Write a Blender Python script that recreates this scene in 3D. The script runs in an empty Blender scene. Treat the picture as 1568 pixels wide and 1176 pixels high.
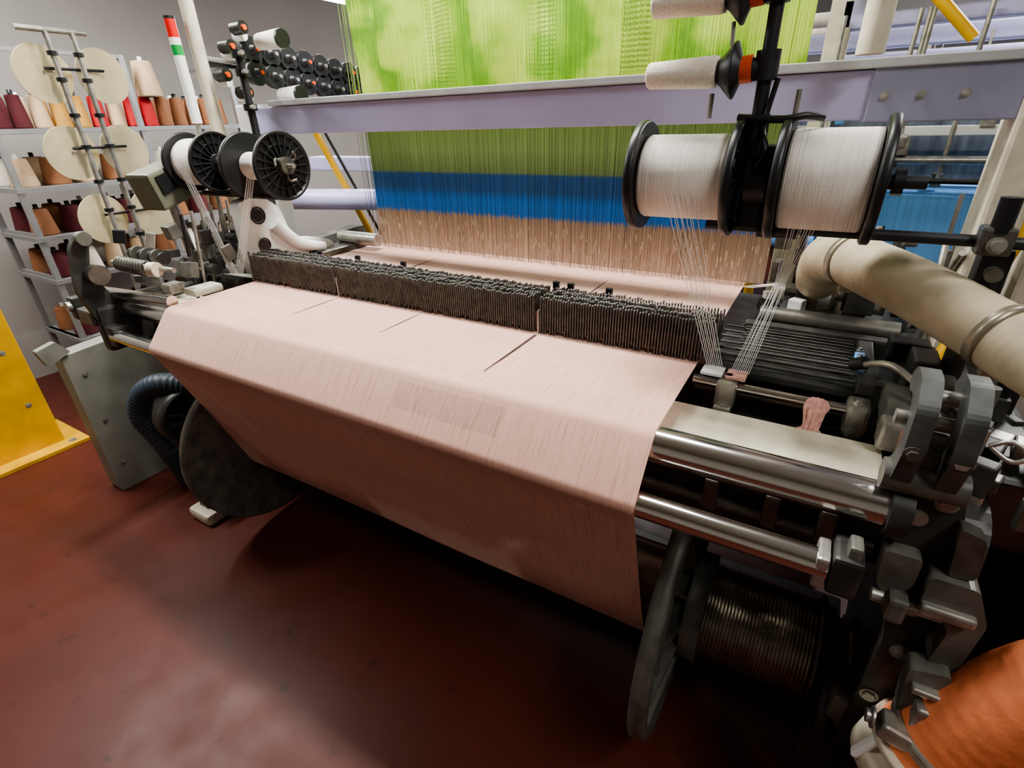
import bpy, bmesh, math, random
from mathutils import Vector, Matrix, Euler
random.seed(7)
H=1.66
SC=bpy.context.scene
# ------------------------------------------------------------------ materials
def s2l(c): return tuple(((v/255.)/12.92 if v/255.<=.04045 else ((v/255.+.055)/1.055)**2.4) for v in c)
MC={}
def M(name,rgb,rough=.5,metal=0.,var=.12,scale=14,bump=0.,stretch=(1,1,1),spec=.5,emis=0,alpha=None,coat=0):
    if name in MC: return MC[name]
    m=bpy.data.materials.new(name); m.use_nodes=True; nt=m.node_tree; b=nt.nodes['Principled BSDF']
    c=s2l(rgb)
    tc=nt.nodes.new('ShaderNodeNewGeometry'); mp=nt.nodes.new('ShaderNodeMapping'); mp.inputs['Scale'].default_value=stretch
    nt.links.new(tc.outputs['Position'],mp.inputs['Vector'])
    n=nt.nodes.new('ShaderNodeTexNoise'); n.inputs['Scale'].default_value=scale; n.inputs['Detail'].default_value=5
    nt.links.new(mp.outputs[0],n.inputs['Vector'])
    r=nt.nodes.new('ShaderNodeValToRGB'); r.color_ramp.elements[0].position=.3; r.color_ramp.elements[1].position=.7
    r.color_ramp.elements[0].color=tuple(max(0,v*(1-var)) for v in c)+(1,)
    r.color_ramp.elements[1].color=tuple(min(1,v*(1+var)) for v in c)+(1,)
    nt.links.new(n.outputs['Fac'],r.inputs['Fac']); nt.links.new(r.outputs[0],b.inputs['Base Color'])
    b.inputs['Roughness'].default_value=rough; b.inputs['Metallic'].default_value=metal
    b.inputs['Specular IOR Level'].default_value=spec
    if coat: b.inputs['Coat Weight'].default_value=coat
    if bump:
        bp=nt.nodes.new('ShaderNodeBump'); bp.inputs['Strength'].default_value=bump; bp.inputs['Distance'].default_value=.004
        nt.links.new(n.outputs['Fac'],bp.inputs['Height']); nt.links.new(bp.outputs[0],b.inputs['Normal'])
    if emis:
        b.inputs['Emission Color'].default_value=c+(1,); b.inputs['Emission Strength'].default_value=emis
    MC[name]=m; return m
class NT:
    def __init__(s,m): s.nt=m.node_tree
    def n(s,t,**k):
        x=s.nt.nodes.new(t)
        for a,b in k.items(): setattr(x,a,b)
        return x
    def l(s,a,b): s.nt.links.new(a,b)
    def math(s,op,a,b=None,c=None):
        x=s.n('ShaderNodeMath',operation=op)
        for i,v in enumerate((a,b,c)):
            if v is None: continue
            if isinstance(v,(int,float)): x.inputs[i].default_value=v
            else: s.l(v,x.inputs[i])
        return x.outputs[0]
    def mixc(s,f,a,b,mode='MIX'):
        x=s.n('ShaderNodeMix',data_type='RGBA',blend_type=mode)
        for i,v in ((0,f),(6,a),(7,b)):
            if isinstance(v,(int,float)): x.inputs[i].default_value=v
            elif isinstance(v,tuple): x.inputs[i].default_value=v if len(v)==4 else v+(1,)
            else: s.l(v,x.inputs[i])
        return x.outputs[2]
    def noise(s,vec,scale,sc=(1,1,1),det=3):
        mp=s.n('ShaderNodeMapping'); mp.inputs['Scale'].default_value=sc; s.l(vec,mp.inputs[0])
        n=s.n('ShaderNodeTexNoise'); n.inputs['Scale'].default_value=scale; n.inputs['Detail'].default_value=det; s.l(mp.outputs[0],n.inputs['Vector'])
        return n.outputs['Fac']
    def rng(s,v,a,b,c=0.,d=1.):
        x=s.n('ShaderNodeMapRange'); s.l(v,x.inputs[0])
        for i,q in enumerate((a,b,c,d)): x.inputs[i+1].default_value=q
        return x.outputs[0]
def box_mask(t,sep,xr=None,yr=None,zr=None):
    o=None
    for ax,r in (('X',xr),('Y',yr),('Z',zr)):
        if r is None: continue
        a=t.math('GREATER_THAN',sep.outputs[ax],r[0]); b=t.math('LESS_THAN',sep.outputs[ax],r[1])
        c=t.math('MULTIPLY',a,b); o=c if o is None else t.math('MULTIPLY',o,c)
    return o
def fabric_mat():
    m=bpy.data.materials.new('pink_woven_cotton'); m.use_nodes=True; t=NT(m); b=m.node_tree.nodes['Principled BSDF']
    g=t.n('ShaderNodeNewGeometry'); P=g.outputs['Position']; sep=t.n('ShaderNodeSeparateXYZ'); t.l(P,sep.inputs[0])
    base=t.mixc(t.noise(P,2.0),s2l((238,188,168)),s2l((245,202,183)))
    st=t.rng(t.noise(P,1.0,(430,9,9),2),.55,.72)
    st2=t.rng(t.noise(P,1.0,(90,2,2),2),.3,.7)
    c=t.mixc(t.math('MULTIPLY',st,.6),base,s2l((172,120,104)))
    c=t.mixc(t.math('MULTIPLY',st2,.2),c,s2l((216,162,144)))
    mk=box_mask(t,sep,(-.87,-.55),(0,.905),(1.02,1.075))
    st3=t.rng(t.noise(P,1.0,(300,20,20),2),.2,.8)
    c=t.mixc(t.math('MULTIPLY',mk,t.math('MULTIPLY',st3,.5)),c,s2l((150,118,112)))
    wx=t.math('SINE',t.math('MULTIPLY',sep.outputs['X'],2600))
    t.l(c,b.inputs['Base Color']); b.inputs['Roughness'].default_value=.6; b.inputs['Sheen Weight'].default_value=.2
    bp=t.n('ShaderNodeBump'); bp.inputs['Strength'].default_value=.35; bp.inputs['Distance'].default_value=.001
    t.l(t.math('ADD',t.math('MULTIPLY',wx,.3),st),bp.inputs['Height']); t.l(bp.outputs[0],b.inputs['Normal'])
    tr=t.n('ShaderNodeBsdfTranslucent'); t.l(c,tr.inputs[0]); mx=t.n('ShaderNodeMixShader'); mx.inputs[0].default_value=.25
    out=m.node_tree.nodes['Material Output']; t.l(b.outputs[0],mx.inputs[1]); t.l(tr.outputs[0],mx.inputs[2]); t.l(mx.outputs[0],out.inputs[0])
    return m
def harness_mat(name,front):
    m=bpy.data.materials.new(name); m.use_nodes=True; t=NT(m); b=m.node_tree.nodes['Principled BSDF']
    g=t.n('ShaderNodeNewGeometry'); P=g.outputs['Position']; sep=t.n('ShaderNodeSeparateXYZ'); t.l(P,sep.inputs[0])
    jit=t.math('MULTIPLY',t.math('SUBTRACT',t.noise(P,1,(260,1,1),2),.5),.05)
    low=t.math('LESS_THAN',sep.outputs['Z'],1.38)
    z=t.math('ADD',sep.outputs['Z'],t.math('MULTIPLY',jit,low))
    r=t.n('ShaderNodeValToRGB'); r.color_ramp.interpolation='LINEAR'
    zz=t.rng(z,1.1,2.1); t.l(zz,r.inputs[0])
    e=r.color_ramp.elements
    def pos(z): return (z-1.1)/1.0
    stops=[(1.10,(214,184,162)),(1.21,(184,152,124)),(1.295,(156,128,102)),(1.30,(34,102,172)),(1.36,(30,104,176)),(1.40,(32,76,122)),(1.465,(30,74,122)),(1.47,(104,122,70)),(1.56,(122,140,78)),(1.66,(108,130,58)),(1.76,(138,190,44)),(1.9,(156,204,56)),(2.1,(164,208,64))]
    e[0].position=0; e[0].color=s2l(stops[0][1])+(1,); e[1].position=1; e[1].color=s2l(stops[-1][1])+(1,)
    for zq,c in stops[1:-1]:
        x=e.new(pos(zq)); x.color=s2l(c)+(1,)
    fine=t.rng(t.noise(P,1,(520,2,1.2),2),.35,.65)
    up=t.rng(sep.outputs['Z'],1.72,1.80)
    c=t.mixc(t.math('MULTIPLY',fine,t.math('SUBTRACT',.5,t.math('MULTIPLY',up,.28))),r.outputs[0],(.02,.03,.02),'MIX')
    # billows of the cord sheet, highlights painted in as wavy lighter bands
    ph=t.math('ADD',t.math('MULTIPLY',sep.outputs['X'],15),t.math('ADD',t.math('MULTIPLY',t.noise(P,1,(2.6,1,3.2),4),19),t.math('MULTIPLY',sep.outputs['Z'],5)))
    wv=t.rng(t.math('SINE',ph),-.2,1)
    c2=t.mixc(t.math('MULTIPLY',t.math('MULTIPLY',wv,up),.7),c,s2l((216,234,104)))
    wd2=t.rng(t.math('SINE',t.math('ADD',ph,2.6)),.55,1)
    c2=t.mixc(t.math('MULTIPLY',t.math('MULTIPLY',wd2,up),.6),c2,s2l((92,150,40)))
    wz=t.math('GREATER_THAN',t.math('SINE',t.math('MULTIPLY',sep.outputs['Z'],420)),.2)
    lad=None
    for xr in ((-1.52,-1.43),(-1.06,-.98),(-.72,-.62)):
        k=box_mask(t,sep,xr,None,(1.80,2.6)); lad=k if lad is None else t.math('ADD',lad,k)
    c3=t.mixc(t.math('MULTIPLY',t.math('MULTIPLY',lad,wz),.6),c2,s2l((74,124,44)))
    t.l(c3,b.inputs['Base Color']); b.inputs['Roughness'].default_value=.6
    tr=t.n('ShaderNodeBsdfTranslucent'); t.l(c3,tr.inputs[0]); mx=t.n('ShaderNodeMixShader'); mx.inputs[0].default_value=.35
    out=m.node_tree.nodes['Material Output']; t.l(b.outputs[0],mx.inputs[1]); t.l(tr.outputs[0],mx.inputs[2]); t.l(mx.outputs[0],out.inputs[0])
    return m
def floor_mat():
    m=bpy.data.materials.new('red_clay_tile_floor'); m.use_nodes=True; t=NT(m); b=m.node_tree.nodes['Principled BSDF']
    g=t.n('ShaderNodeNewGeometry'); P=g.outputs['Position']
    br=t.n('ShaderNodeTexBrick'); br.inputs['Scale'].default_value=1; br.inputs['Brick Width'].default_value=.16; br.inputs['Row Height'].default_value=.08
    br.inputs['Mortar Size'].default_value=.0010; br.inputs['Mortar Smooth'].default_value=.9
    br.inputs['Color1'].default_value=s2l((88,42,32))+(1,); br.inputs['Color2'].default_value=s2l((86,41,31))+(1,); br.inputs['Mortar'].default_value=s2l((76,36,28))+(1,)
    t.l(P,br.inputs['Vector'])
    n=t.rng(t.noise(P,3,det=6),.35,.7); n2=t.rng(t.noise(P,14,det=4),.64,.74)
    c=t.mixc(t.math('MULTIPLY',n,.35),br.outputs['Color'],s2l((60,30,24)))
    c=t.mixc(t.math('MULTIPLY',n2,.5),c,s2l((36,20,17)))
    t.l(c,b.inputs['Base Color']); t.l(t.rng(t.noise(P,5,det=5),.3,.7,.34,.5),b.inputs['Roughness'])
    b.inputs['Specular IOR Level'].default_value=.25
    return m
fabric=fabric_mat(); harn=harness_mat('harness_cords',False)
chrome=M('polished_steel',(222,220,215),.16,1,.05,30,stretch=(.3,8,8))
steel=M('worn_steel',(172,169,160),.36,.7,.28,30)
steel_d=M('dark_oily_steel',(106,103,95),.38,.6,.35,25,.1)
iron=M('cast_iron_grey',(104,103,95),.48,.25,.4,16,.3)
iron_d=M('cast_iron_dark',(66,65,61),.46,.3,.4,18,.2)
black=M('black_plastic',(30,30,31),.4,0,.2,20)
blackm=M('black_painted_metal',(44,44,46),.42,.1,.25,30)
combm=M('drop_wire_metal',(96,92,86),.45,.2,.4,60)
tipm=M('drop_wire_tip',(150,148,142),.4,.3,.3,60)
cream=M('cream_painted_metal',(200,192,172),.5,0,.16,18,.1)
offw=M('white_painted_casting',(222,222,218),.45,0,.06,14)
greyp=M('grey_painted_sheet',(136,136,124),.5,.1,.12,10)
lav=M('lavender_painted_beam',(178,176,210),.45,.05,.05,5)
lavg=M('grey_rail',(170,172,172),.4,.1,.08,12)
yarn=M('white_yarn',(236,231,220),.85,0,.08,1,.6,stretch=(500,3,3))
yarn_v=M('cream_yarn',(226,218,202),.9,0,.1,200,.3)
thread=M('white_thread',(240,238,232),.6,0,.05,30)
yellow=M('yellow_paint',(206,158,20),.45,0,.16,9,.1)
red=M('red_yarn',(176,36,40),.85,0,.15,150,.4)
dred=M('dark_red_yarn',(84,28,34),.85,0,.15,150,.4)
brown=M('brown_yarn',(142,96,66),.85,0,.15,150,.4)
tan=M('tan_yarn',(196,168,136),.85,0,.12,150,.4)
ochre=M('ochre_yarn',(176,132,62),.85,0,.12,150,.4)
orange=M('orange_plastic',(220,86,30),.45,0,.1,20)
orangeh=M('orange_duct_fabric',(232,136,92),.75,0,.1,40,.5)
hosem=M('beige_suction_hose',(172,160,134),.6,0,.2,14,.35)
hosec=M('hose_clamp',(146,138,120),.35,.5,.15,30)
green=M('green_lens',(30,150,70),.3,0,.05)
redl=M('red_lens',(205,40,34),.3,0,.05)
white=M('white_plastic',(235,235,232),.4,0,.04)
disc_m=M('cream_card_disc',(214,200,160),.3,.25,.16,7,stretch=(1,1,1))
pink=M('pink_rag_cloth',(206,156,144),.9,0,.25,90,1.0)
blue=M('blue_warp_sheet',(96,156,220),.6,0,.15,1,stretch=(200,2,2))
wallm=M('grey_plaster_wall',(156,151,145),.9,0,.05,2.5,.1)
ceilm=M('ceiling_paint',(200,200,198),.9,0,.05,2)
rib=M('ridged_steel_drum',(130,122,106),.28,.8,.3,40)
lampe=M('fluorescent_tube',(255,252,245),.3,0,0,1,emis=9)
wine=M('slit_shade_strip',(70,48,42),.8,0,.1)  # dark colour for strips that imitate the shade in cloth slits
ductb=M('blue_grey_flex_duct',(58,68,78),.5,0,.12,20)
# ------------------------------------------------------------------ mesh builder
class O:
    def __init__(s,name,parent=None): s.name=name; s.parent=parent; s.v=[]; s.f=[]; s.mi=[]; s.sm=[]; s.mats=[]
    def add(s,vs,fs,mat,smooth=False,flat=None):
        if mat not in s.mats: s.mats.append(mat)
        k=s.mats.index(mat); o=len(s.v); s.v+= [tuple(v) for v in vs]
        for i,f in enumerate(fs):
            s.f.append([a+o for a in f]); s.mi.append(k); s.sm.append(smooth and not (flat and i in flat))
    def box(s,c,d,mat,rot=None,bev=0.):
        c=Vector(c); R=Euler(rot).to_matrix() if rot else Matrix.Identity(3)
        h=Vector(d)/2
        if bev<=0:
            vs=[c+R@Vector((x*h.x,y*h.y,z*h.z)) for x in(-1,1) for y in(-1,1) for z in(-1,1)]
            s.add(vs,[(0,1,3,2),(4,6,7,5),(0,4,5,1),(2,3,7,6),(0,2,6,4),(1,5,7,3)],mat); return
        bm=bmesh.new(); bmesh.ops.create_cube(bm,size=1,matrix=Matrix.Diagonal((d[0],d[1],d[2],1)))
        bmesh.ops.bevel(bm,geom=bm.edges[:],offset=min(bev,min(d)*.45),segments=2,profile=.6,affect='EDGES')
        bm.verts.index_update()
        s.add([c+R@v.co for v in bm.verts],[[v.index for v in f.verts] for f in bm.faces],mat); bm.free()
    def bx(s,x0,x1,y0,y1,z0,z1,mat,bev=0.): s.box(((x0+x1)/2,(y0+y1)/2,(z0+z1)/2),(abs(x1-x0),abs(y1-y0),abs(z1-z0)),mat,None,bev)
    def frame(s,a):
        a=Vector(a).normalized(); u=Vector((0,0,1)) if abs(a.z)<.9 else Vector((0,1,0))
        p=a.cross(u).normalized(); return a,p,a.cross(p).normalized()
    def lathe(s,o,axis,prof,mat,seg=32,smooth=True,closed=False):
        o=Vector(o); a,p,q=s.frame(axis); vs=[];fs=[]
        for t,r in prof:
            for i in range(seg):
                an=2*math.pi*i/seg; vs.append(o+a*t+(p*math.cos(an)+q*math.sin(an))*r)
        n=len(prof)
        flat=set()
        for j in range(n-1 if not closed else n):
            j2=(j+1)%n
            for i in range(seg):
                i2=(i+1)%seg
                if abs(prof[j][0]-prof[j2][0])<1e-6: flat.add(len(fs))
                fs.append((j*seg+i,j*seg+i2,j2*seg+i2,j2*seg+i))
        s.add(vs,fs,mat,smooth,flat)
    def cyl(s,p0,p1,r,mat,r2=None,seg=24,caps=True):
        p0=Vector(p0);p1=Vector(p1); r2=r if r2 is None else r2; a,p,q=s.frame(p1-p0); vs=[]
        for c,rr in((p0,r),(p1,r2)):
            for i in range(seg):
                an=2*math.pi*i/seg; vs.append(c+(p*math.cos(an)+q*math.sin(an))*rr)
        fs=[(i,(i+1)%seg,(i+1)%seg+seg,i+seg) for i in range(seg)]; s.add(vs,fs,mat,True)
        if caps:
            s.add(vs[:seg],[list(range(seg))[::-1]],mat); s.add(vs[seg:],[list(range(seg))],mat)
    def tube(s,pts,r,mat,seg=10,sub=0,caps=True):
        pts=[Vector(p) for p in pts]; rs=r if isinstance(r,(list,tuple)) else [r]*len(pts)
        if sub:
            np=[];nr=[]
            for i in range(len(pts)-1):
                p0=pts[max(i-1,0)];p1=pts[i];p2=pts[i+1];p3=pts[min(i+2,len(pts)-1)]
                for k in range(sub):
                    u=k/sub; np.append(.5*((2*p1)+(p2-p0)*u+(2*p0-5*p1+4*p2-p3)*u*u+(3*p1-p0-3*p2+p3)*u**3)); nr.append(rs[i]*(1-u)+rs[i+1]*u)
            np.append(pts[-1]);nr.append(rs[-1]); pts,rs=np,nr
        a,p,q=s.frame(pts[1]-pts[0]); vs=[]
        for i,c in enumerate(pts):
            tn=(pts[min(i+1,len(pts)-1)]-pts[max(i-1,0)]).normalized()
            p=(p-tn*p.dot(tn)).normalized(); q=tn.cross(p)
            for k in range(seg):
                an=2*math.pi*k/seg; vs.append(c+(p*math.cos(an)+q*math.sin(an))*rs[i])
        fs=[]
        for j in range(len(pts)-1):
            for i in range(seg):
                i2=(i+1)%seg; fs.append((j*seg+i,j*seg+i2,(j+1)*seg+i2,(j+1)*seg+i))
        s.add(vs,fs,mat,True)
        if caps:
            s.add(vs[:seg],[list(range(seg))[::-1]],mat); s.add(vs[-seg:],[list(range(seg))],mat)
    def prism(s,poly,ax,a0,a1,mat,rnd=0):
        if rnd: poly=roundp(poly,rnd)
        def mk(a,p): return {'x':(a,p[0],p[1]),'y':(p[0],a,p[1]),'z':(p[0],p[1],a)}[ax]
        n=len(poly); A=[mk(a0,p) for p in poly]; B=[mk(a1,p) for p in poly]
        s.add(A,[list(range(n))],mat); s.add(B,[list(range(n))[::-1]],mat)
        s.add(A+B,[(i,(i+1)%n,(i+1)%n+n,i+n) for i in range(n)],mat)
    def bolt(s,p,axis,r,mat,h=.008): 
        s.cyl(p,Vector(p)+Vector(axis).normalized()*h,r,mat,seg=6); s.cyl(Vector(p),Vector(p)+Vector(axis).normalized()*h*.3,r*1.5,mat,seg=16)
    def done(s):
        me=bpy.data.meshes.new(s.name); c=Vector((0,0,0))
        lo=Vector([min(v[i] for v in s.v) for i in range(3)]); hi=Vector([max(v[i] for v in s.v) for i in range(3)]); c=(lo+hi)/2; c.z=lo.z
        me.from_pydata([Vector(v)-c for v in s.v],[],s.f)
        for m in s.mats: me.materials.append(m)
        me.polygons.foreach_set('material_index',s.mi); me.polygons.foreach_set('use_smooth',s.sm)
        bm=bmesh.new(); bm.from_mesh(me); bmesh.ops.recalc_face_normals(bm,faces=bm.faces[:]); bm.to_mesh(me); bm.free()
        ob=bpy.data.objects.new(s.name,me); ob.location=c; SC.collection.objects.link(ob)
        if s.parent: ob.parent=s.parent; 
        return ob
def roundp(poly,r,k=4):
    out=[];n=len(poly)
    for i in range(n):
        p0=Vector(poly[i-1]);p1=Vector(poly[i]);p2=Vector(poly[(i+1)%n])
        a=(p0-p1);b=(p2-p1); d=min(r,a.length*.45,b.length*.45); A=p1+a.normalized()*d;B=p1+b.normalized()*d
        for j in range(k+1):
            u=j/k; out.append(tuple(A*(1-u)**2+p1*2*u*(1-u)+B*u*u))
    return out
def E(name):
    e=bpy.data.objects.new(name,None); SC.collection.objects.link(e); return e
# ------------------------------------------------------------------ room
f=O('floor'); f.bx(-5,5,-3,10,-.1,0,floor_mat()); f.done()
w=O('wall_left'); w.bx(-5.1,-5,-3,10,0,4.2,wallm); w.done()
w=O('wall_back'); w.bx(-5,5,10,10.1,0,4.2,wallm); w.done()
w=O('wall_right'); w.bx(5,5.1,-3,10,0,4.2,wallm); w.done()
w=O('wall_front'); w.bx(-5,5,-3.1,-3,0,4.2,wallm); w.done()
w=O('ceiling'); w.bx(-5,5,-3,10,4.2,4.3,ceilm); w.done()
# ------------------------------------------------------------------ loom
LM=E('jacquard_loom')
# fabric
XL,XR=-1.985,-.212
def arc(cy,cz,r,a0,a1,n=10): return [(cy+r*math.cos(math.radians(a0+(a1-a0)*i/n)),cz+r*math.sin(math.radians(a0+(a1-a0)*i/n))) for i in range(n+1)]
path=[(2.5,1.15),(2.2,1.135),(1.93,1.122),(1.6,1.118),(1.36,1.112),(1.24,1.104),(1.1,1.102)]+arc(.915,1.058,.042,85,140,8)+arc(.825,.968,.03,140,205,8)
path+= [(.80+(1.027-.80)*u,.955+(.365-.955)*u) for u in (.05,.25,.5,.75,1)]+arc(1.145,.415,.128,203,400,18)
fo=O('woven_pink_fabric',LM); nx=60; vs=[];fs=[]
for j,(y,z) in enumerate(path):
    for i in range(nx+1):
        u=i/nx; x=XL+(XR-XL)*u
        dz=0
        if 25<=j<=31: dz=.004*math.sin(x*5+j*.9)
        vs.append((x,y+dz,z))
for j in range(len(path)-1):
    for i in range(nx): fs.append((j*(nx+1)+i,j*(nx+1)+i+1,(j+1)*(nx+1)+i+1,(j+1)*(nx+1)+i))
fo.add(vs,fs,fabric,True)
fo.prism([(-.672,1.24),(-.664,1.24),(-.668,.965)],'z',1.103,1.1055,wine)  # dark strip laid on the cloth in place of a shaded gap
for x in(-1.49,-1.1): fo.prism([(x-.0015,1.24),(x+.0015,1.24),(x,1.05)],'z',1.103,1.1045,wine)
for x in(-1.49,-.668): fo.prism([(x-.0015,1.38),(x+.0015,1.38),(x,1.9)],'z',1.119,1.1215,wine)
fo.done()
# rollers
r=O('take_up_rollers',LM)
r.cyl((-2.28,.915,1.058),(.20,.915,1.058),.039,chrome,seg=48)
r.cyl((-2.28,.825,.968),(.12,.825,.968),.0265,chrome,seg=40)
r.cyl((-2.34,.915,1.058),(-2.29,.915,1.058),.048,iron_d,seg=32); r.cyl((.185,.915,1.058),(.215,.915,1.058),.052,iron_d,seg=32)
r.box((.145,.835,.968),(.045,.07,.08),iron_d,bev=.008); r.box((.11,.83,.965),(.02,.062,.066),steel,bev=.006)
r.box((.15,.83,1.015),(.02,.04,.03),iron,bev=.006)
r.box((-2.27,.835,.968),(.06,.07,.08),iron_d,bev=.008)
r.done()
# breast beam
b=O('breast_beam',LM)
b.bx(-2.3,.19,.99,1.14,1.0,1.05,cream,.012)
b.bx(-2.3,.21,1.04,1.12,.80,1.0,iron_d)
b.cyl((-2.3,1.02,.88),(.21,1.02,.88),.014,steel_d)
for x in(-.1,.02,.12): b.box((x,.99,.93),(.03,.04,.08),steel_d,bev=.006)
b.done()
# cloth beam
cb=O('cloth_beam',LM)
cy,cz=1.145,.415
cb.cyl((-2.3,cy,cz),(.42,cy,cz),.045,steel_d,seg=24)
prof=[(-2.0,.12),(-.16,.12)]; cb.lathe((0,cy,cz),(1,0,0),prof,steel_d,40)
def flange(o,x,s,R=.38):
    o.lathe((x,cy,cz),(s,0,0),[(0,.05),(0,R-.012),(-.006,R),(.03,R),(.036,R-.01),(.036,R-.03),(.008,R-.04),(.008,.13),(.05,.125),(.05,.05)],iron,72)
    for i in range(12):
        an=2*math.pi*i/12+.2; c=math.cos(an); sn=math.sin(an)
        d=Vector((0,c,sn)); n=Vector((0,-sn,c))*.006
        p=[(.12,0.006),(.12,.055),(R-.03,.026),(R-.03,.006)]
        vs=[]
        for sg in(-1,1):
            for (rr,t) in p: vs.append(Vector((x,cy,cz))+d*rr+n*sg+Vector((s*t,0,0)))
        o.add(vs,[(0,1,2,3),(7,6,5,4),(0,4,5,1),(1,5,6,2),(2,6,7,3)],iron)
    o.lathe((x,cy,cz),(s,0,0),[(.008,.235),(.028,.235),(.028,.245),(.008,.245)],iron,48)
flange(cb,-.165,1); flange(cb,-1.995,-1)
cb.lathe((0,cy,cz),(1,0,0),[(-.115,.15),(-.07,.15),(-.07,.14),(-.068,.13)],iron,40)
pr=[];x=-.07
while x<.185:
    pr+=[(x,.126),(x+.0035,.133),(x+.007,.126)]; x+=.0085
cb.lathe((0,cy,cz),(1,0,0),pr,rib,56)
cb.lathe((0,cy,cz),(1,0,0),[(.185,.05),(.185,.14),(.20,.142),(.20,.12),(.225,.12),(.225,.10),(.25,.10),(.25,.115),(.275,.115),(.275,.05)],steel_d,40)
for i in range(8):
    an=i*math.pi/4; cb.bolt((.275,cy+.085*math.cos(an),cz+.085*math.sin(an)),(1,0,0),.01,steel)
cb.done()
# side frames + castings
sf=O('loom_side_frames',LM)
def frameplate(x0,x1,mat,dy=0):
    sf.prism([(1.02+dy,0),(1.02+dy,.3),(1.0+dy,.62),(.97+dy,.86),(1.0+dy,1.0),(1.22,1.04),(1.5,1.1),(2.3,1.14),(2.5,.9),(2.5,0),(2.2,0),(2.1,.3),(1.5,.3),(1.35,0)],'x',x0,x1,mat,.05)
frameplate(.30,.36,iron_d); frameplate(-2.46,-2.38,iron,.1)
sf.bx(-2.4,.3,1.55,1.62,.55,.75,iron_d,.01); sf.bx(-2.4,.3,2.2,2.3,.4,.6,iron_d,.01)
sf.bx(-2.4,.3,1.5,1.6,.12,.2,iron_d,.01)
sf.bx(-2.3,.28,1.5,2.3,.80,1.0,iron_d,.02)
sf.bx(-2.36,-2.2,.86,1.1,0,.06,cream,.02); sf.prism([(.9,.05),(.93,.3),(1.1,.35),(1.12,.05)],'x',-2.32,-2.26,iron,.02)
sf.bx(.24,.4,.95,1.25,0,.05,iron_d,.01)
# --- right-hand castings
def xz(pts,y0,y1,m,r=.015): sf.prism(pts,'y',y0,y1,m,r)
xz([(.185,1.13),(.27,1.14),(.30,1.0),(.325,.88),(.335,.7),(.31,.45),(.24,.45),(.25,.78),(.205,.98)],.90,.98,iron_d)
armm=M('arm_casting',(76,77,74),.5,.15,.35,22,.3)
for x0 in(.168,.225):
    sf.prism([(.91,1.09),(.87,1.14),(.85,1.20),(.862,1.27),(.90,1.305),(.95,1.305),(.98,1.275),(.96,1.255),(.925,1.268),(.895,1.24),(.89,1.21),(.91,1.16),(.96,1.12),(.96,1.09)],'x',x0,x0+.027,armm,.015)
sf.cyl((.16,.90,1.13),(.27,.90,1.13),.026,iron,seg=24); sf.cyl((.195,.93,1.265),(.225,.93,1.265),.012,steel)
sf.cyl((.155,.92,1.225),(.265,.92,1.225),.012,steel); sf.bolt((.24,.86,1.2),(0,-1,0),.011,steel); sf.bolt((.18,.85,1.2),(0,-1,0),.009,steel_d)
sf.box((.212,.93,1.16),(.04,.05,.1),iron,bev=.008); sf.cyl((.21,.9,1.17),(.21,.905,1.17),.018,steel_d)
sf.tube([(.26,.86,1.235),(.28,.855,1.25),(.30,.85,1.235),(.285,.85,1.222),(.26,.86,1.235)],.0035,steel,8,4)
sf.cyl((.295,.85,1.238),(.36,.84,1.255),.003,steel,seg=8); sf.cyl((.35,.85,1.2),(.6,.8,1.17),.006,steel)
xz([(.262,.985),(.325,.985),(.352,.92),(.345,.80),(.305,.80),(.312,.885),(.29,.915),(.262,.92)],.855,.90,iron,.01)
sf.bx(.262,.335,.84,.86,.915,.935,steel,.005)
xz([(.275,1.08),(.31,1.07),(.318,.99),(.285,.985)],.87,.90,steel_d,.008)
xz([(.28,.80),(.335,.815),(.345,.70),(.325,.66),(.29,.68)],.83,.87,iron,.01)
sf.box((.312,.822,.77),(.045,.02,.012),steel,bev=.004); sf.box((.318,.815,.71),(.03,.03,.07),steel,bev=.006)
sf.box((.305,.80,.672),(.085,.045,.035),steel,rot=(0,.25,0),bev=.008)
for dx in(-.05,.05): sf.bolt((.305+dx,.80,.672-dx*.25),(dx,0,0),.013,steel,.012)
sf.box((.305,.81,.61),(.028,.03,.08),steel_d,bev=.005)
for (x,z) in((.225,1.06),(.255,1.1),(.235,.95),(.27,.87),(.28,.76),(.265,.62),(.29,.55)): sf.bolt((x,.90,z),(0,-1,0),.011,steel)
sf.cyl((.20,.87,.9),(.30,.87,.9),.012,steel); sf.box((.235,.865,.9),(.03,.05,.05),iron,bev=.008)
xz([(.195,1.0),(.25,1.0),(.25,.94),(.22,.90),(.20,.93)],.87,.905,iron,.01)
sf.lathe((.20,.98,.45),(1,0,0),[(0,.02),(0,.09),(.03,.09),(.03,.07),(.012,.065),(.012,.03),(.05,.03),(.05,.004)],iron_d,36)
sf.box((.23,.96,.36),(.09,.09,.16),iron_d,bev=.015); sf.box((.25,.93,.52),(.07,.05,.09),iron,bev=.01)
sf.bx(-2.4,.3,1.3,1.42,.62,.7,iron_d)
sf.done()
rm=O('temple_mechanism',LM)
rm.cyl((-.21,1.22,1.075),(.14,1.22,1.075),.012,chrome); rm.cyl((-.21,1.255,1.05),(.19,1.255,1.05),.014,steel)
for x in(-.13,.14): 
    rm.box((x,1.225,1.06),(.045,.07,.07),steel,bev=.01); rm.bolt((x,1.19,1.03),(0,-1,0),.011,steel); rm.bolt((x,1.225,1.095),(0,0,1),.009,steel)
rm.box((-.13,1.19,1.0),(.04,.03,.07),steel,bev=.006); rm.cyl((-.13,1.17,.965),(-.13,1.2,.965),.014,steel)
rm.box((-.17,1.235,1.1),(.05,.05,.006),offw); rm.box((-.115,1.235,1.1),(.045,.05,.006),pink)
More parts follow.
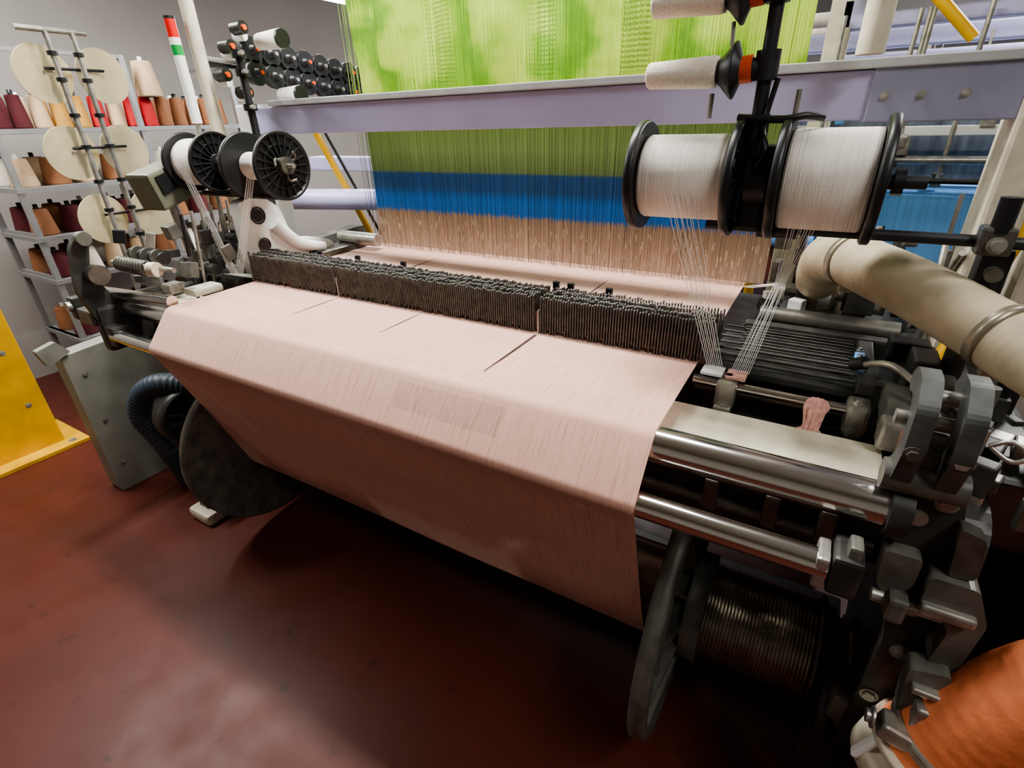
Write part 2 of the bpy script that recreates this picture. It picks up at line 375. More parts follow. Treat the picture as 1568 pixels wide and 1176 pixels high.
for i in range(12):
    y=1.27+i*.022; rm.cyl((-.19,y,1.118+ (i%2)*.006),(.125,y,1.118+(i%2)*.006),.0028,blackm,seg=8)
    rm.cyl((-.14+.02*random.random(),y,1.128),(.12,y,1.128),.0018,steel_d,seg=6)
rm.bx(-.19,.13,1.26,1.54,1.085,1.10,iron_d)
rm.box((.145,1.39,1.115),(.035,.28,.03),iron_d,bev=.004); rm.box((.13,1.36,1.135),(.02,.1,.012),blue,bev=.002)
for y in(1.3,1.34,1.38,1.42): rm.bolt((.13,y,1.14),(0,0,1),.005,steel)
for (x,y,z,sx,sy,sz,m) in ((.2,1.2,1.1,.05,.12,.08,iron),(.24,1.32,1.14,.05,.1,.1,iron_d),(.19,1.12,1.09,.04,.05,.06,steel),(.22,1.42,1.16,.08,.06,.05,black),(.26,1.2,1.16,.04,.06,.06,iron),(.18,1.3,1.02,.05,.2,.1,iron_d),(.05,1.56,1.1,.4,.04,.06,iron_d)):
    rm.box((x,y,z),(sx,sy,sz),m,bev=.008)
rm.cyl((-.12,1.62,1.13),(.22,1.62,1.13),.03,steel_d); rm.cyl((-.1,1.75,1.18),(.3,1.75,1.18),.02,steel)
for i in range(6): rm.cyl((-.1+.06*i,1.7,1.18),(-.07+.06*i,1.7,1.18),.03,black if i%2 else steel)
rnd=random.Random(3)
for i in range(44):
    rm.box((rnd.uniform(-.12,.45),rnd.uniform(1.62,2.1),rnd.uniform(1.05,1.34)),(rnd.uniform(.02,.07),rnd.uniform(.02,.06),rnd.uniform(.02,.09)),rnd.choice([steel_d,iron_d,offw,black,steel,iron]),rot=(rnd.uniform(-.3,.3),0,rnd.uniform(-.5,.5)),bev=.004)
for i in range(12):
    x=rnd.uniform(-.1,.4); rm.cyl((x,rnd.uniform(1.6,2),1.05),(x,rnd.uniform(1.6,2),1.35),.008,rnd.choice([steel,black]),seg=10)
for i in range(5):
    rm.cyl((.30+.03*i,1.2+.05*i,1.02),(.30+.03*i,1.2+.05*i,1.15),.014,rnd.choice([steel,black,iron]),seg=14)
rm.bx(.26,.46,1.1,1.9,.9,1.05,iron_d,.015)
for i in range(22):
    rm.box((rnd.uniform(.27,.46),rnd.uniform(1.0,1.5),rnd.uniform(1.02,1.14)),(rnd.uniform(.02,.05),rnd.uniform(.02,.06),rnd.uniform(.02,.07)),rnd.choice([steel_d,iron_d,black,steel,iron_d]),rot=(0,0,rnd.uniform(-.5,.5)),bev=.004)
rm.tube([(.12,1.25,1.17),(.17,1.2,1.2),(.23,1.15,1.17),(.26,1.1,1.13)],.007,steel,8,4); rm.cyl((.11,1.26,1.165),(.13,1.245,1.18),.014,black)
rm.cyl((-.1,1.28,.97),(.28,1.28,.97),.02,iron_d); rm.cyl((-.1,1.18,.9),(.28,1.18,.9),.012,steel)
rm.done()
# comb / drop wires
cm=O('drop_wire_comb',LM)
segs=[(-1.985,-1.50),(-1.488,-.676),(-.66,-.18)]
felt=M('comb_felt',(140,112,98),.8,0,.35,1,stretch=(260,1,1))
for a,b_ in segs:
    x=a
    while x<b_-.004:
        for k in range(6):
            y=1.262+k*.019; h=1.212+random.uniform(-.003,.004)+(.004 if k%2 else 0)
            z0=1.135 if k else (1.10 if random.random()<.7 else 1.12)
            xx=x+(.002 if k%2 else 0)
            cm.box((xx,y,(z0+h)/2),(.0026,.012,h-z0),combm); cm.box((xx,y,h),(.003,.008,.003),tipm)
        x+=.0078
    for k in range(3): cm.bx(a,b_,1.272+k*.04,1.278+k*.04,1.135+.02,1.19,iron_d)
    cm.bx(a,b_,1.270,1.276,1.108,1.165,felt)
for x in(-1.9935,-1.494,-.668): cm.box((x,1.262,1.14),(.004,.012,.07),steel)
for x in(-1.494,-.668): cm.box((x,1.315,1.17),(.008,.09,.07),blackm)
for x in(-1.7,-1.27,-1.494,-.5,-.62,-.668): cm.box((x,1.375,1.215),(.02,.012,.03),black,bev=.003)
cm.done()
# harness
hs=O('jacquard_harness',LM)
nx,nz=160,60; vs=[];fs=[]
for j in range(nz+1):
    z=1.125+(2.7-1.125)*j/nz
    for i in range(nx+1):
        x=-1.955+(1.80)*i/nx; a=max(0,min(1,(z-1.7)/.3))
        y=1.98+a*(.02*math.sin(x*11+z*3)+.012*math.sin(x*23-z*6))
        vs.append((x,y,z))
for j in range(nz):
    for i in range(nx): fs.append((j*(nx+1)+i,j*(nx+1)+i+1,(j+1)*(nx+1)+i+1,(j+1)*(nx+1)+i))
hs.add(vs,fs,harn,True)
heddle=M('heddle_steel',(225,212,195),.3,.7,.1)
for i in range(300):
    x=-1.955+1.80*i/299+random.uniform(-.002,.002); y=1.93+random.uniform(-.015,.02); rr=.0011
    x2=x+random.uniform(-.004,.004)
    vs=[];q=[(x,y,1.125),(x,y,1.30),(x2,y,1.7),(x2+random.uniform(-.01,.01),y,2.7)]
    for p in q:
        for k in range(3):
            an=k*2.094; vs.append((p[0]+rr*math.cos(an),p[1]+rr*math.sin(an),p[2]))
    hs.add(vs,[(j*3+k,j*3+(k+1)%3,(j+1)*3+(k+1)%3,(j+1)*3+k) for j in range(3) for k in range(3)],harn,True)
    if i%3!=1:
        z=1.15+random.random()*.12; hs.box((x,y-.003,z),(.002,.002,random.uniform(.012,.035)),heddle)
hs.done()
# top rail
tb=O('top_cross_beam',LM)
tb.bx(-2.3,.30,1.64,1.72,1.64,1.745,lav,.004); tb.bx(-2.15,.32,1.62,1.70,1.747,1.768,lavg,.003)
tb.bx(.02,.32,1.628,1.645,1.635,1.75,M('lavender_end_cover',(140,140,160),.5,.1,.08,8),.003)
for x in(.05,.12,.2): tb.bolt((x,1.628,1.69),(0,-1,0),.006,steel)
tb.bx(-2.38,-2.3,1.62,1.76,1.0,1.76,offw,.01)
tb.bx(.30,.38,1.62,1.78,1.0,1.80,cream,.01)
tb.done()
gp=O('gantry_poles',LM)
gp.cyl((0.0,1.55,1.77),(-.0,1.55,4.2),.028,cream); gp.cyl((-2.32,1.48,1.1),(-2.32,1.48,4.2),.026,cream)
gp.bx(.44,.56,1.75,1.95,1.0,2.6,cream,.01)
gp.cyl((-.2,1.55,2.35),(.6,1.55,2.35),.03,cream)
gp.done()
# ----------------------------------------------------------------- spools
def spool(name,x0,x1,y,z,R,rb,ym,side=1,spokes=True):
    o=O(name,LM)
    o.lathe((0,y,z),(1,0,0),[(x0+.006,rb*.3),(x0+.006,rb*.97),(x0+.012,rb),(x1-.012,rb),(x1-.006,rb*.97),(x1-.006,rb*.3)],ym,64)
    for x,sg in((x0,-1),(x1,1)):
        o.lathe((x,y,z),(sg,0,0),[(-.004,.02),(-.004,R-.004),(0,R),(.012,R),(.014,R-.003),(.012,R-.01),(.004,R-.012),(.004,.034),(.016,.032),(.016,.012)],black,56)
        o.lathe((x,y,z),(sg,0,0),[(.004,R*.62),(.010,R*.62),(.010,R*.66),(.004,R*.66)],black,40)
        for i in range(20):
            an=i*math.pi/10; d=Vector((0,math.cos(an),math.sin(an))); n=Vector((0,-d.z,d.y))*.0018
            vs=[Vector((x,y,z))+d*rr+n*q+Vector((sg*t,0,0)) for q in(-1,1) for rr,t in((.03,.003),(.03,.014),(R-.01,.011),(R-.01,.003))]
            o.add(vs,[(0,1,2,3),(7,6,5,4),(1,5,6,2),(0,4,5,1),(3,2,6,7)],blackm)
        o.cyl((x,y,z),(x+sg*.035,y,z),.014,blackm); 
    return o.done()
ys=1.25; zs=1.54
spool('yarn_spool',-.385,-.195,ys,zs,.116,.086,yarn); spool('yarn_spool',-.10,.060,ys,zs,.116,.094,yarn)
spool('yarn_spool',-2.38,-2.20,1.36,1.545,.115,.09,yarn); spool('yarn_spool',-1.99,-1.80,1.36,1.535,.12,.05,yarn)
sh=O('spool_holder',LM)
sh.cyl((-.5+.1,ys,zs),(.14,ys,zs),.012,blackm)
sh.box((-.147,ys+.01,zs-.02),(.055,.07,.17),black,bev=.012); sh.cyl((-.165,ys,zs),(-.125,ys,zs),.05,blackm,seg=32)
sh.cyl((-.165,ys,1.55),(-.165,ys,2.35),.013,blackm); sh.cyl((-.165,ys,1.60),(-.165,ys,1.66),.022,black)
sh.tube([(-.2,ys-.02,1.655),(-.12,ys-.03,1.65),(-.08,ys-.02,1.655),(-.05,ys,1.65)],.007,black,8,4)
sh.tube([(-.15,ys-.05,1.57),(-.135,ys-.06,1.6),(-.15,ys-.02,1.64),(-.14,ys-.01,1.72)],.005,black,8,4)
for dx in(-.03,.05): sh.cyl((-.2+dx*2,ys,1.655),(-.2+dx*2,ys,1.70),.005,steel)
sh.cyl((.088,ys,zs),(.105,ys,zs),.024,black,seg=8)
sh.cyl((-.24,ys+.02,1.44),(.33,ys+.02,1.44),.011,blackm)
sh.cyl((-.13,ys+.01,1.44),(-.05,ys+.01,1.44),.018,blackm)
sh.box((.265,ys+.01,1.445),(.05,.045,.05),steel_d,bev=.006); sh.cyl((.265,ys,1.46),(.265,ys,1.52),.016,black); sh.bolt((.265,ys-.015,1.44),(0,-1,0),.01,steel)
sh.box((.285,ys+.06,1.38),(.05,.05,.09),black,bev=.01); sh.cyl((.285,ys+.02,1.38),(.285,ys+.035,1.38),.014,steel_d)
sh.cyl((.285,ys+.06,1.1),(.285,ys+.06,1.35),.02,iron_d)
sh.cyl((.2,ys+.02,1.44),(.2,ys+.03,1.52),.004,steel)
# left
ly=1.36; lz=1.538
sh.cyl((-2.48,ly,lz+.005),(-1.76,ly,lz-.005),.012,blackm)
sh.cyl((-2.14,ly,lz),(-2.05,ly,lz),.05,blackm,seg=32)
sh.box((-2.09,ly+.01,lz-.03),(.06,.07,.18),black,bev=.012); sh.bx(-2.12,-2.08,ly,ly+.16,lz-.12,lz-.09,black,.006)
sh.cyl((-2.10,1.5,1.1),(-2.10,1.5,1.93),.015,blackm); sh.cyl((-2.5,ly+.02,1.42),(-1.85,ly+.02,1.42),.01,blackm)
for z in(1.74,1.86,1.92): sh.cyl((-2.10,1.5,z-.012),(-2.10,1.5,z+.012),.026,black); sh.cyl((-2.10,1.5,z),(-2.02,1.46,z),.008,steel)
sh.cyl((-1.78,ly,lz),(-1.76,ly,lz),.03,steel_d); sh.cyl((-1.76,ly,lz),(-1.73,ly,lz),.008,steel)
for i in range(3):
    an=i*2.09+.5; sh.tube([(-1.775,ly,lz),(-1.77,ly+.05*math.cos(an),lz+.05*math.sin(an)),(-1.76,ly+.055*math.cos(an+.5),lz+.055*math.sin(an+.5))],.005,steel_d,6,3)
sh.done()
def cone_bobbin(o,x,y,z,L=.14,r=.026,m=yarn_v):
    o.lathe((x,y,z),(1,0,0),[(0,.004),(0,r*.85),(.004,r*.95),(L-.01,r*1.12),(L,r*1.05),(L,.01)],m,28)
    o.lathe((x+L,y,z),(1,0,0),[(0,.02),(.01,.028),(.03,.05),(.034,.05),(.045,.022),(.08,.018),(.08,.004)],blackm,28)
    o.lathe((x-.003,y,z),(1,0,0),[(0,.004),(0,r*.6),(.004,r*.6)],white,20)
bo=O('bobbin_feeder',LM)
for z in(1.738,1.862):
    cone_bobbin(bo,-.395,ys,z); bo.cyl((-.225,ys,z),(-.17,ys,z+.005),.009,blackm); bo.cyl((-.212,ys,z),(-.190,ys,z+.002),.024,orange)
    bo.cyl((-.165,ys,z-.02),(-.165,ys,z+.03),.022,blackm); bo.cyl((-.23,ys-.01,z+.01),(-.235,ys-.01,z+.08),.004,steel)
bo.done()
cr=O('bobbin_creel',LM)
for i in range(9):
    y=1.70+i*.09; z=1.965-.010*i; x=-2.28
    for dz in(0,-.085):
        zz=z+dz; 
        cr.lathe((x-.03,y,zz),(1,0,0),[(-.08,.012),(-.02,.02),(.0,.045),(.03,.05),(.036,.048),(.036,.02),(.06,.014),(.06,.003)],black,24)
        cr.cyl((x+.03,y,zz),(x+.034,y,zz),.017,blackm,seg=16) ; cr.cyl((x+.034,y,zz),(x+.04,y,zz),.008,orange if i%3==0 else steel,seg=12)
cr.bx(-2.40,-2.36,1.5,2.5,1.90,1.93,blackm); cr.cyl((-2.36,1.5,1.93),(-2.36,2.5,1.87),.01,steel)
for z,y,l in((1.985,1.68,.14),(1.79,1.74,.12)):
    cr.lathe((-2.2,y,z),(1,0,0),[(0,.004),(0,.026),(.005,.03),(l,.036),(l,.004)],yarn,24); cr.cyl((-2.2+l,y,z),(-2.2+l+.012,y,z),.034,black,seg=24)
for y,z in((1.55,1.96),(1.5,1.86),(1.58,1.80),(1.62,2.03)):
    cr.cyl((-2.26,y,z),(-2.2,y,z),.024,black,seg=20); cr.cyl((-2.2,y,z),(-2.19,y,z),.010,orange,seg=16); cr.cyl((-2.3,y+.03,z-.02),(-2.25,y+.03,z-.02),.02,white,seg=16)
cr.done()
sg=O('signal_tower_light',LM)
for z0,z1,m in((1.69,1.80,white),(1.80,1.93,white),(1.93,1.965,green),(1.965,1.99,white),(1.99,2.05,redl),(2.05,2.06,black)):
    sg.cyl((-2.36,1.42,z0),(-2.36,1.42,z1),.02,m,seg=24)
sg.cyl((-2.36,1.42,1.1),(-2.36,1.42,1.69),.009,steel)
sg.done()
th=O('selvedge_threads',LM)
def thr(a,b,n,da,db,r=.0007):
    a=Vector(a);b=Vector(b)
    for i in range(n):
        u=(i/(n-1)-.5) if n>1 else 0
        th.cyl(a+Vector(da)*u+Vector((random.uniform(-.003,.003),0,0)),b+Vector(db)*u,r,thread,seg=4,caps=False)
thr((-.29,1.165,zs-.01),(-.165,1.235,1.105),9,(.06,.0,.0),(.035,0,0))
thr((-.03,1.155,zs),(-.07,1.35,1.30),9,(.06,0,0),(.02,0,0)); thr((-.07,1.35,1.30),(-.11,1.24,1.105),10,(.02,0,0),(.04,0,0))
thr((-.07,1.35,1.30),(-.2,1.9,1.13),6,(.02,0,0),(.04,0,0))
thr((-2.29,1.27,1.52),(-2.07,1.23,1.13),8,(.05,0,0),(.05,0,0),.001); thr((-1.93,1.32,1.52),(-2.04,1.23,1.13),8,(.04,0,0),(.05,0,0),.001)
thr((-2.1,1.23,1.13),(-1.98,1.3,1.11),10,(.05,.03,0),(0,.05,0))
th.done()
# rag: one gathered, pleated cloth hung over the temple rod, gathered in a knot, tails hanging down
rg=O('pink_rag',LM); vs=[];fs=[]; SEG=64; RW=54
for j in range(RW):
    t=j/(RW-1)
    z=1.10-t*.33
    if t<.17: wd_=.026-.012*math.sin(t/.17*math.pi/2)
    elif t<.24: wd_=.014+.012*math.sin((t-.17)/.07*math.pi)
    else: wd_=.014+.026*math.sin(min(1,(t-.24)/.5)*math.pi/2)
    dp=.6+.2*math.sin(t*6)
    cx=.060-.055*t+.006*math.sin(t*9); cyy=1.19-.045*min(1,t*5)
    for i in range(SEG):
        a=2*math.pi*i/SEG
        pl=1+.22*math.sin(9*a+t*10+1.3*math.sin(t*11))+.10*math.sin(17*a-t*13)
        if t<.04: pl*=t/.04*.5+.5
        zz=z+(.022*math.sin(3*a+1)+.015*math.sin(7*a) if j>RW-8 else 0)
        vs.append((cx+wd_*pl*math.cos(a),cyy+wd_*dp*pl*math.sin(a),zz))
for j in range(RW-1):
    for i in range(SEG):
        i2=(i+1)%SEG; fs.append((j*SEG+i,j*SEG+i2,(j+1)*SEG+i2,(j+1)*SEG+i))
rg.add(vs,fs,pink,True); rg.add(vs[:SEG],[list(range(SEG))],pink)
rg.done()
def spl(pts,n):
    P=[Vector(p) for p in pts]; fine=[]
    for i in range(len(P)-1):
        p0=P[max(i-1,0)];p1=P[i];p2=P[i+1];p3=P[min(i+2,len(P)-1)]
        for k in range(n):
            u=k/n; fine.append(.5*((2*p1)+(p2-p0)*u+(2*p0-5*p1+4*p2-p3)*u*u+(3*p1-p0-3*p2+p3)*u**3))
    fine.append(P[-1]); return fine
def hose(name,pts,r,mat,clampi,cm_,ribs=True,R2=None,parent=None,nb=24,amp=.012):
    o=O(name,parent); fine=spl(pts,nb)
    rs=[r*(1+(amp*math.sin(i*1.9) if ribs else 0)) for i in range(len(fine))]
    o.tube(fine,rs,mat,40)
    for c in clampi:
        j=int(c*(len(fine)-2)); d=(fine[j+1]-fine[j]).normalized()
        o.lathe(fine[j],d,[(-.010,r*1.0),(-.010,r*1.05),(.010,r*1.05),(.010,r*1.0)],cm_,40)
        a,p,q=o.frame(d); o.box(fine[j]+Vector((0,-.02,0))+Vector((0,0,-1))*r*1.0,(.03,.03,.02),cm_,bev=.004)
    return o.done()
hose('suction_hose',[(.06,2.2,1.0),(.04,1.95,1.08),(.01,1.72,1.22),(.015,1.58,1.315),(.05,1.48,1.345),(.115,1.38,1.343),(.20,1.29,1.325),(.295,1.2,1.295),(.37,1.12,1.27),(.55,.98,1.21),(.75,.85,1.1),(.85,.8,.9),(.85,.8,.0)],.059,hosem,(.36,.60),hosec,parent=LM,amp=.005)
hose('orange_air_duct',[(.345,.835,.60),(.375,.835,.68),(.41,.83,.77),(.46,.82,.88),(.56,.78,.98),(.7,.7,1.0),(.8,.6,.9),(.82,.5,.6),(.82,.45,.0)],.08,orangeh,(.1,),steel,True,nb=12,amp=.006,parent=LM)
dk=O('duct_collar',LM); dk.lathe((.335,.83,.575),(.3,0,.9),[(-.04,.05),(-.04,.08),(.0,.085),(.02,.07),(.03,.07),(.035,.088),(.05,.088),(.05,.06)],cream,40)
dk.box((.262,.80,.60),(.012,.02,.07),white,rot=(0,.35,0),bev=.005); dk.cyl((.33,.83,.0),(.33,.83,.56),.05,iron_d); dk.done()
mh=O('dark_filler_block')  # black block added to fill the dark area at the right
mh.bx(.5,.85,1.05,1.5,.0,.95,black,.05); mh.cyl((.5,1.15,.85),(.62,1.15,.85),.12,black,seg=32)
mh.tube([(.5,1.2,1.0),(.55,1.1,.98),(.6,1.03,.85),(.55,1.05,.6)],.02,black,12,6); mh.done()
# ----------------------------------------------------------------- left side machinery
lf=O('left_selvedge_mechanism',LM)
lf.bx(-2.36,-2.30,.80,1.2,.9,1.08,iron_d,.015)
lf.prism([(.80,1.02),(.77,1.15),(.80,1.3),(.84,1.35),(.87,1.33),(.83,1.2),(.88,1.1),(1.1,1.1),(1.1,1.02)],'x',-2.34,-2.31,iron_d,.02)
lf.cyl((-2.30,.84,1.33),(-2.27,.84,1.33),.024,iron,seg=28); lf.cyl((-2.30,.84,1.2),(-2.26,.84,1.2),.036,steel_d,seg=28)
for i in range(7):
    x=-2.28+.035*i; lf.cyl((x,.98,1.25),(x+.012,.98,1.25),.03 if i%2 else .022,steel_d if i%2 else black,seg=20)
pts=[]; 
for i in range(90):
    an=i*.7; pts.append((-2.29+.20*i/89,.93+.026*math.cos(an),1.22+.026*math.sin(an)))
lf.tube(pts,.0045,steel_d,6)
lf.cyl((-2.35,.93,1.22),(-1.98,.96,1.22),.009,steel); lf.cyl((-2.08,.93,1.22),(-2.05,.94,1.22),.026,cream)
lf.cyl((-2.55,.86,1.11),(-2.0,.93,1.11),.022,chrome); lf.box((-2.4,.84,1.03),(.12,.10,.06),steel_d,bev=.01)
lf.box((-2.5,.82,1.05),(.05,.05,.09),iron_d,bev=.008); lf.cyl((-2.5,.78,1.06),(-2.5,.82,1.06),.02,steel)
lf.box((-2.09,1.10,1.10),(.08,.12,.03),cream,bev=.01); lf.box((-2.15,1.02,1.12),(.06,.06,.04),steel,bev=.01)
rnd=random.Random(11)
for i in range(46):
    lf.box((rnd.uniform(-2.5,-2.06),rnd.uniform(1.02,1.5),rnd.uniform(1.06,1.3)),(rnd.uniform(.02,.05),rnd.uniform(.02,.05),rnd.uniform(.02,.07)),rnd.choice([steel_d,iron_d,iron,black,steel,iron,black]),rot=(rnd.uniform(-.4,.4),0,rnd.uniform(-.5,.5)),bev=.004)
for i in range(6):
    lf.cyl((-2.2-.03*i,1.2+.05*i,1.15+.02*i),(-2.14-.03*i,1.2+.05*i,1.15+.02*i),.022,rnd.choice([black,steel,iron_d]),seg=18)
    lf.cyl((-2.15-.05*i,1.1+.07*i,1.05),(-2.13-.05*i,1.12+.07*i,1.38),.007,rnd.choice([steel,black]),seg=10)
lf.prism([(1.32,1.08),(1.32,1.40),(1.42,1.42),(1.50,1.36),(1.54,1.22),(1.68,1.2),(1.76,1.17),(1.78,1.06)],'x',-2.13,-2.06,offw,.03)
for y,z,r_ in((1.39,1.34,.028),(1.39,1.22,.024),(1.66,1.12,.016)): lf.lathe((-2.06,y,z),(1,0,0),[(.004,r_*1.25),(.004,r_),(-.03,r_),(-.03,.001)],black,24); lf.cyl((-2.059,y,z),(-2.057,y,z),r_*.9,black)  # black discs imitate the darkness inside round holes
lf.tube([(-2.05,1.45,1.30),(-2.04,1.55,1.2),(-2.04,1.68,1.16)],[.03,.025,.02],offw,14,5)
lf.bx(-2.35,-2.1,1.25,1.8,.6,1.1,iron_d,.02)
lf.cyl((-2.1,1.85,1.17),(-1.85,1.85,1.17),.03,steel); lf.box((-2.05,1.75,1.12),(.12,.3,.05),steel_d,bev=.01)
lf.done()
cbx=O('loom_control_box',LM); cbx.box((-2.46,1.25,1.46),(.13,.17,.15),M('olive_grey_box',(112,114,96),.45,.1,.08),rot=(.25,0,.2),bev=.012)
cbx.box((-2.389,1.255,1.48),(.006,.11,.07),black,rot=(.25,0,.2)); cbx.cyl((-2.46,1.3,1.05),(-2.46,1.27,1.42),.02,steel); cbx.done()
pn=O('side_guard_panel',LM); pn.prism([(.80,0),(.80,.76),(1.35,.80),(1.35,0)],'x',-2.98,-2.88,greyp,.02)
for z in(.15,.4,.65): pn.bolt((-2.88,.86,z),(1,0,0),.008,steel)
pn.prism([(.74,.74),(.72,.82),(.80,.84),(.84,.78)],'x',-2.9,-2.86,greyp,.01)
pn.done()
fd=O('flexible_duct',LM)
fine=spl([(-2.45,1.1,.58),(-2.56,1.02,.60),(-2.66,.97,.54),(-2.70,.95,.42),(-2.66,.98,.28),(-2.62,1.02,.04)],20)
fd.tube(fine,[.048+(.006 if i%3 else -.001) for i in range(len(fine))],ductb,20); fd.done()
fn=O('blower_fan',LM); fn.lathe((-2.48,1.06,.44),(1,0,0),[(-.05,.02),(-.05,.14),(.05,.14),(.05,.125),(.03,.12),(.03,.03),(.06,.03),(.06,.002)],iron_d,40)
for i in range(12):
    an=i*math.pi/6; fn.box((-2.44,1.06+.075*math.cos(an),.44+.075*math.sin(an)),(.03,.08,.008),iron,rot=(an,0,0))
fn.box((-2.48,1.06,.16),(.12,.16,.32),iron_d,bev=.01)
fn.done()
yp=O('yellow_guard_post'); yp.bx(-3.95,-3.70,.42,.88,0,1.02,yellow,.006); yp.bx(-4.05,-3.6,.32,.97,0,.025,yellow,.004)
for y in(.40,.9): yp.bolt((-3.65,y,.025),(0,0,1),.014,steel)
yp.bolt((-3.70,.80,.62),(1,0,0),.01,steel,.005); yp.bolt((-3.70,.80,.3),(1,0,0),.01,steel,.005)
yp.done()
dr=O('disc_yarn_feeder_rack')
for y in(1.275,1.375):
    dr.cyl((-3.05,y,0),(-3.05,y,2.07),.011,steel)
    for z in(1.98,1.88,1.74,1.61,1.46,1.33,1.2): dr.cyl((-3.05,y,z-.008),(-3.05,y,z+.008),.02,black,seg=16)
dr.cyl((-3.05,1.17,2.065),(-3.05,1.43,2.065),.011,steel)
dr.bx(-3.2,-3.0,1.15,1.45,0,.03,iron_d,.005)
for z,ya,yb in((1.905,1.24,1.475),(1.585,1.235,1.465),(1.285,1.265,1.50)):
    for y in(ya,yb):
        dr.lathe((-3.12,y,z),(1,.15,0),[(0,.002),(0,.112),(.004,.116),(.008,.116),(.008,.002)],disc_m,48)
    dr.cyl((-3.09,ya,z+.02),(-3.09,yb,z+.02),.006,black)
dr.done()
sm=M('shelf_metal',(150,150,150),.4,.6,.1,12)
SH=E('yarn_storage_shelf')
ms=O('metal_shelving',SH)
for y in(1.25,2.0,2.7):
    for x in(-4.45,-3.95):
        ms.bx(x-.015,x+.015,y-.015,y+.015,0,2.09,sm); 
    for z in(.5,.9,1.15,1.4,1.7,2.08): ms.bx(-4.45,-3.95,y-.01,y+.01,z-.02,z,sm)
SZ=(.15,.5,.88,1.13,1.40,1.70)
for z in SZ: ms.bx(-4.47,-3.93,1.23,2.72,z-.025,z,sm)
ms.bx(-3.96,-3.94,1.25,2.0,2.07,2.09,sm)
ms.done()
yc=O('yarn_cones',SH)
def cone(x,y,z,r,h,m,tube=True):
    yc.lathe((x,y,z),(0,0,1),[(0,r*.5),(0,r*.96),(.01,r),(h-.01,r*.74),(h,r*.68),(h,.012)],m,24)
    if tube: yc.lathe((x,y,z),(0,0,1),[(h,.013),(h+.025,.012),(h+.025,.002)],black if random.random()<.4 else white,12)
cols=[[tan,brown,dred],[dred,brown,tan],[tan,yarn_v,brown,dred],[dred,brown,tan,brown],[tan,dred,brown,yarn_v],[red,brown,tan,dred]]
for k,z in enumerate(SZ):
    y=1.32
    while y<2.68:
        for x in(-4.05,-4.28):
            if k==5:
                m=dred if y<1.45 else tan if y<1.6 else ochre if y<1.78 else (red if x>-4.1 and (int(y*9)%2==0 or y>2.0) else random.choice([red,tan])) if y<2.22 else brown
                cone(x,y,z,.045,.17,m)
            else: cone(x,y,z,.068,.15,random.choice(cols[k]))
        y+=.1 if k==5 else .16
cone(-4.0,2.14,1.87,.075,.2,tan); yc.done()
bb=O('blue_lavender_roll',LM); bb.cyl((-3.0,1.95,1.30),(-1.95,2.25,1.30),.055,lav); bb.bx(-2.9,-2.3,2.4,2.5,1.42,1.5,lav,.01); bb.done()
yb=O('yellow_safety_bar',LM); yb.cyl((-2.45,2.1,1.65),(-2.3,2.25,1.1),.018,yellow); yb.cyl((-2.38,2.1,1.65),(-2.22,2.25,1.1),.008,black); yb.cyl((-2.3,2.25,0),(-2.3,2.25,1.1),.018,yellow); yb.done()
# ----------------------------------------------------------------- background looms
bgh=M('bg_harness',(96,102,112),.7,0,.45,1,stretch=(40,1,6))
def bgloom(y,x0,x1,h=1.25,brace=False):
    e=E('background_loom'); rnd=random.Random(int(y*10))
    o=O('loom_body',e)
    o.bx(x0,x1,y,y+.1,h+.75,h+.87,lav,.01); o.cyl((x0,y-.15,h+.95),(x1,y-.15,h+.95),.05,cream); o.cyl((x0,y+.3,h+.62),(x1,y+.3,h+.62),.05,lav)
    o.bx(x0,x1,y-.2,y+.5,h-.02,h+.06,blue,.02); o.prism([(y-.5,.75),(y-.2,h+.04),(y-.15,h+.04),(y-.45,.75)],'x',x0+.1,x1-.1,blue)
    for x in(x0,(x0+x1)/2,x1): 
        o.bx(x-.06,x+.06,y-.4,y+.6,0,h-.05,cream,.02); o.bx(x-.05,x+.05,y,y+.12,h-.05,h+1.3,cream,.01)
        o.cyl((x-.15,y-.3,0),(x-.15,y-.3,h-.1),.025,yellow)
    o.bx(x0,x1,y+.1,y+.4,.6,.9,iron_d); o.cyl((x0,y-.45,.7),(x1,y-.45,.7),.08,blue)
    o.bx(x0,x1,y+.15,y+.25,h+.1,h+.40,bgh)
    o.bx(x0,x1,y-.05,y+.02,h+.30,h+.34,offw,.004); o.cyl((x0,y-.1,h+.2),(x1,y-.1,h+.2),.018,steel); o.cyl((x0,y-.2,h+.12),(x1,y-.2,h+.12),.012,black)
    for i in range(40): 
        xx=x0+(x1-x0)*rnd.random(); s_=rnd.uniform(.03,.09); o.box((xx,y-.1+rnd.uniform(-.1,.1),h+.08+rnd.random()*.4),(s_,.06,s_*rnd.uniform(.6,1.5)),rnd.choice([black,steel,offw,blue,iron_d,black,iron]),bev=.006)
        if i%3==0: o.cyl((xx,y-.05,h+.1),(xx,y-.05,h+.8),.010,steel)
    if brace: o.cyl((x0+.15,y-.2,h+1.0),(x0+.5,y-.2,h+.66),.022,yellow)
    o.done()
bgloom(3.3,-.15,2.6,1.25,True); bgloom(5.6,-1.0,3.4,1.35,True); bgloom(7.8,-3,4,1.5)
yd=O('yellow_brace',LM); yd.cyl((.42,1.7,1.5),(.3,1.55,1.05),.018,yellow); yd.done()
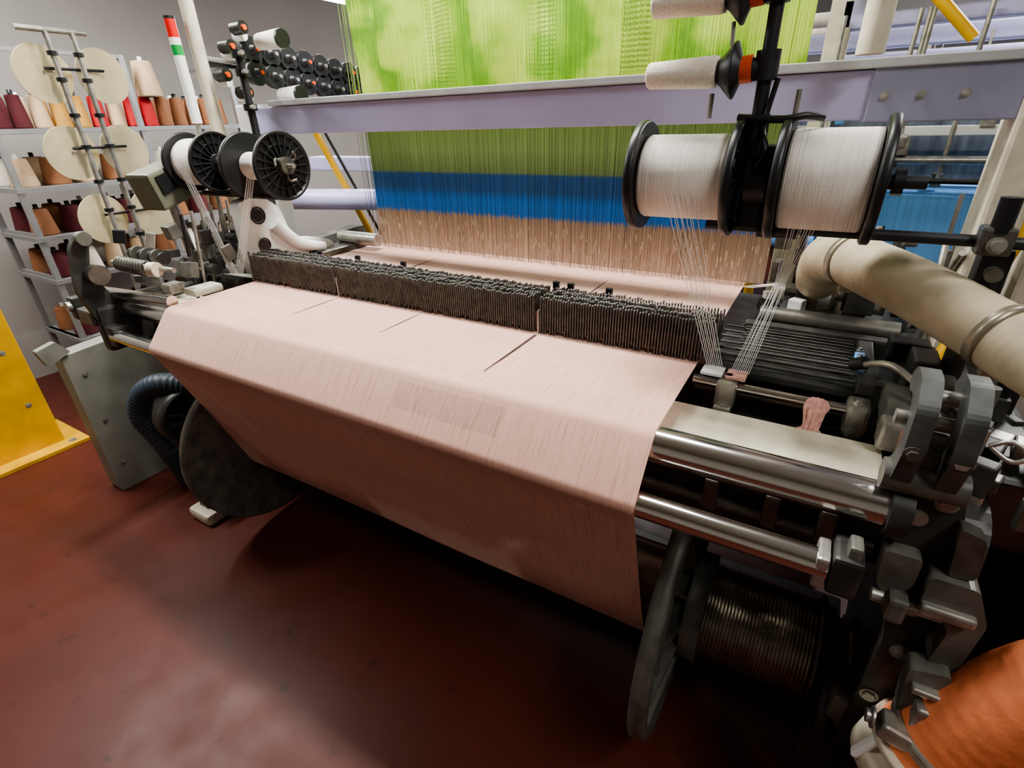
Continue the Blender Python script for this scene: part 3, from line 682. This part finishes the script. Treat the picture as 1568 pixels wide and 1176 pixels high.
# lamps
def lamp(name,c,d,pw,sx,sy):
    o=O(name); o.box(c,(d[0],d[1],.06),white,bev=.01)
    for k in(-1,1):
        dx=(d[0]*.25*k if d[0]<d[1] else 0); dy=(d[1]*.25*k if d[1]<d[0] else 0)
        if d[0]<d[1]: o.cyl((c[0]+dx,c[1]-d[1]*.48,c[2]-.045),(c[0]+dx,c[1]+d[1]*.48,c[2]-.045),.015,lampe)
        else: o.cyl((c[0]-d[0]*.48,c[1]+dy,c[2]-.045),(c[0]+d[0]*.48,c[1]+dy,c[2]-.045),.015,lampe)
    o.cyl((c[0],c[1],c[2]),(c[0],c[1],4.2),.008,steel); o.done()
    l=bpy.data.lights.new(name+'_light','AREA'); l.shape='RECTANGLE'; l.size=sx; l.size_y=sy; l.energy=pw; l.color=(1,.99,.97)
    lo=bpy.data.objects.new(name+'_light',l); lo.location=(c[0],c[1],c[2]-.08); SC.collection.objects.link(lo)
lamp('added_fill_lamp',(-3.6,.8,3.1),(.2,1.5),78,.2,1.5)
lamp('added_fill_lamp',(-1.2,1.5,3.2),(1.6,.2),74,1.6,.2)
lamp('added_fill_lamp',(-3.0,3.35,2.44),(.2,1.5),40,.2,1.5)
lamp('added_fill_lamp',(1.2,.1,3.2),(.2,1.2),24,.2,1.2)  # added fill light for the right flange, out of view
lamp('added_fill_lamp',(1.5,4.4,3.5),(.2,1.8),130,.2,1.8)
lamp('added_fill_lamp',(-1.8,6.2,3.5),(.2,1.8),90,.2,1.8)
wd=bpy.data.worlds.new('w'); SC.world=wd; wd.use_nodes=True; wd.node_tree.nodes['Background'].inputs[0].default_value=(.8,.85,.9,1); wd.node_tree.nodes['Background'].inputs[1].default_value=.3
# ----------------------------------------------------------------- camera
X=Vector((.8616,.2081,-.4629)).normalized(); Y=Vector((.5128,-.4007,.7592)); Y=(Y-X*Y.dot(X)).normalized(); Z=X.cross(Y)
right=Vector((X.x,Y.x,Z.x)); up=-Vector((X.y,Y.y,Z.y)); back=-Vector((X.z,Y.z,Z.z))
m=Matrix((right,up,back)).transposed().to_4x4(); m.translation=Vector((0,0,H))
cam=bpy.data.cameras.new('camera'); cam.sensor_width=36; cam.lens=792/1568*36; cam.clip_start=.02
co=bpy.data.objects.new('camera',cam); co.matrix_world=m; SC.collection.objects.link(co); SC.camera=co
SC.view_settings.view_transform='AgX'; SC.view_settings.look='AgX - Medium High Contrast'; SC.view_settings.exposure=.5
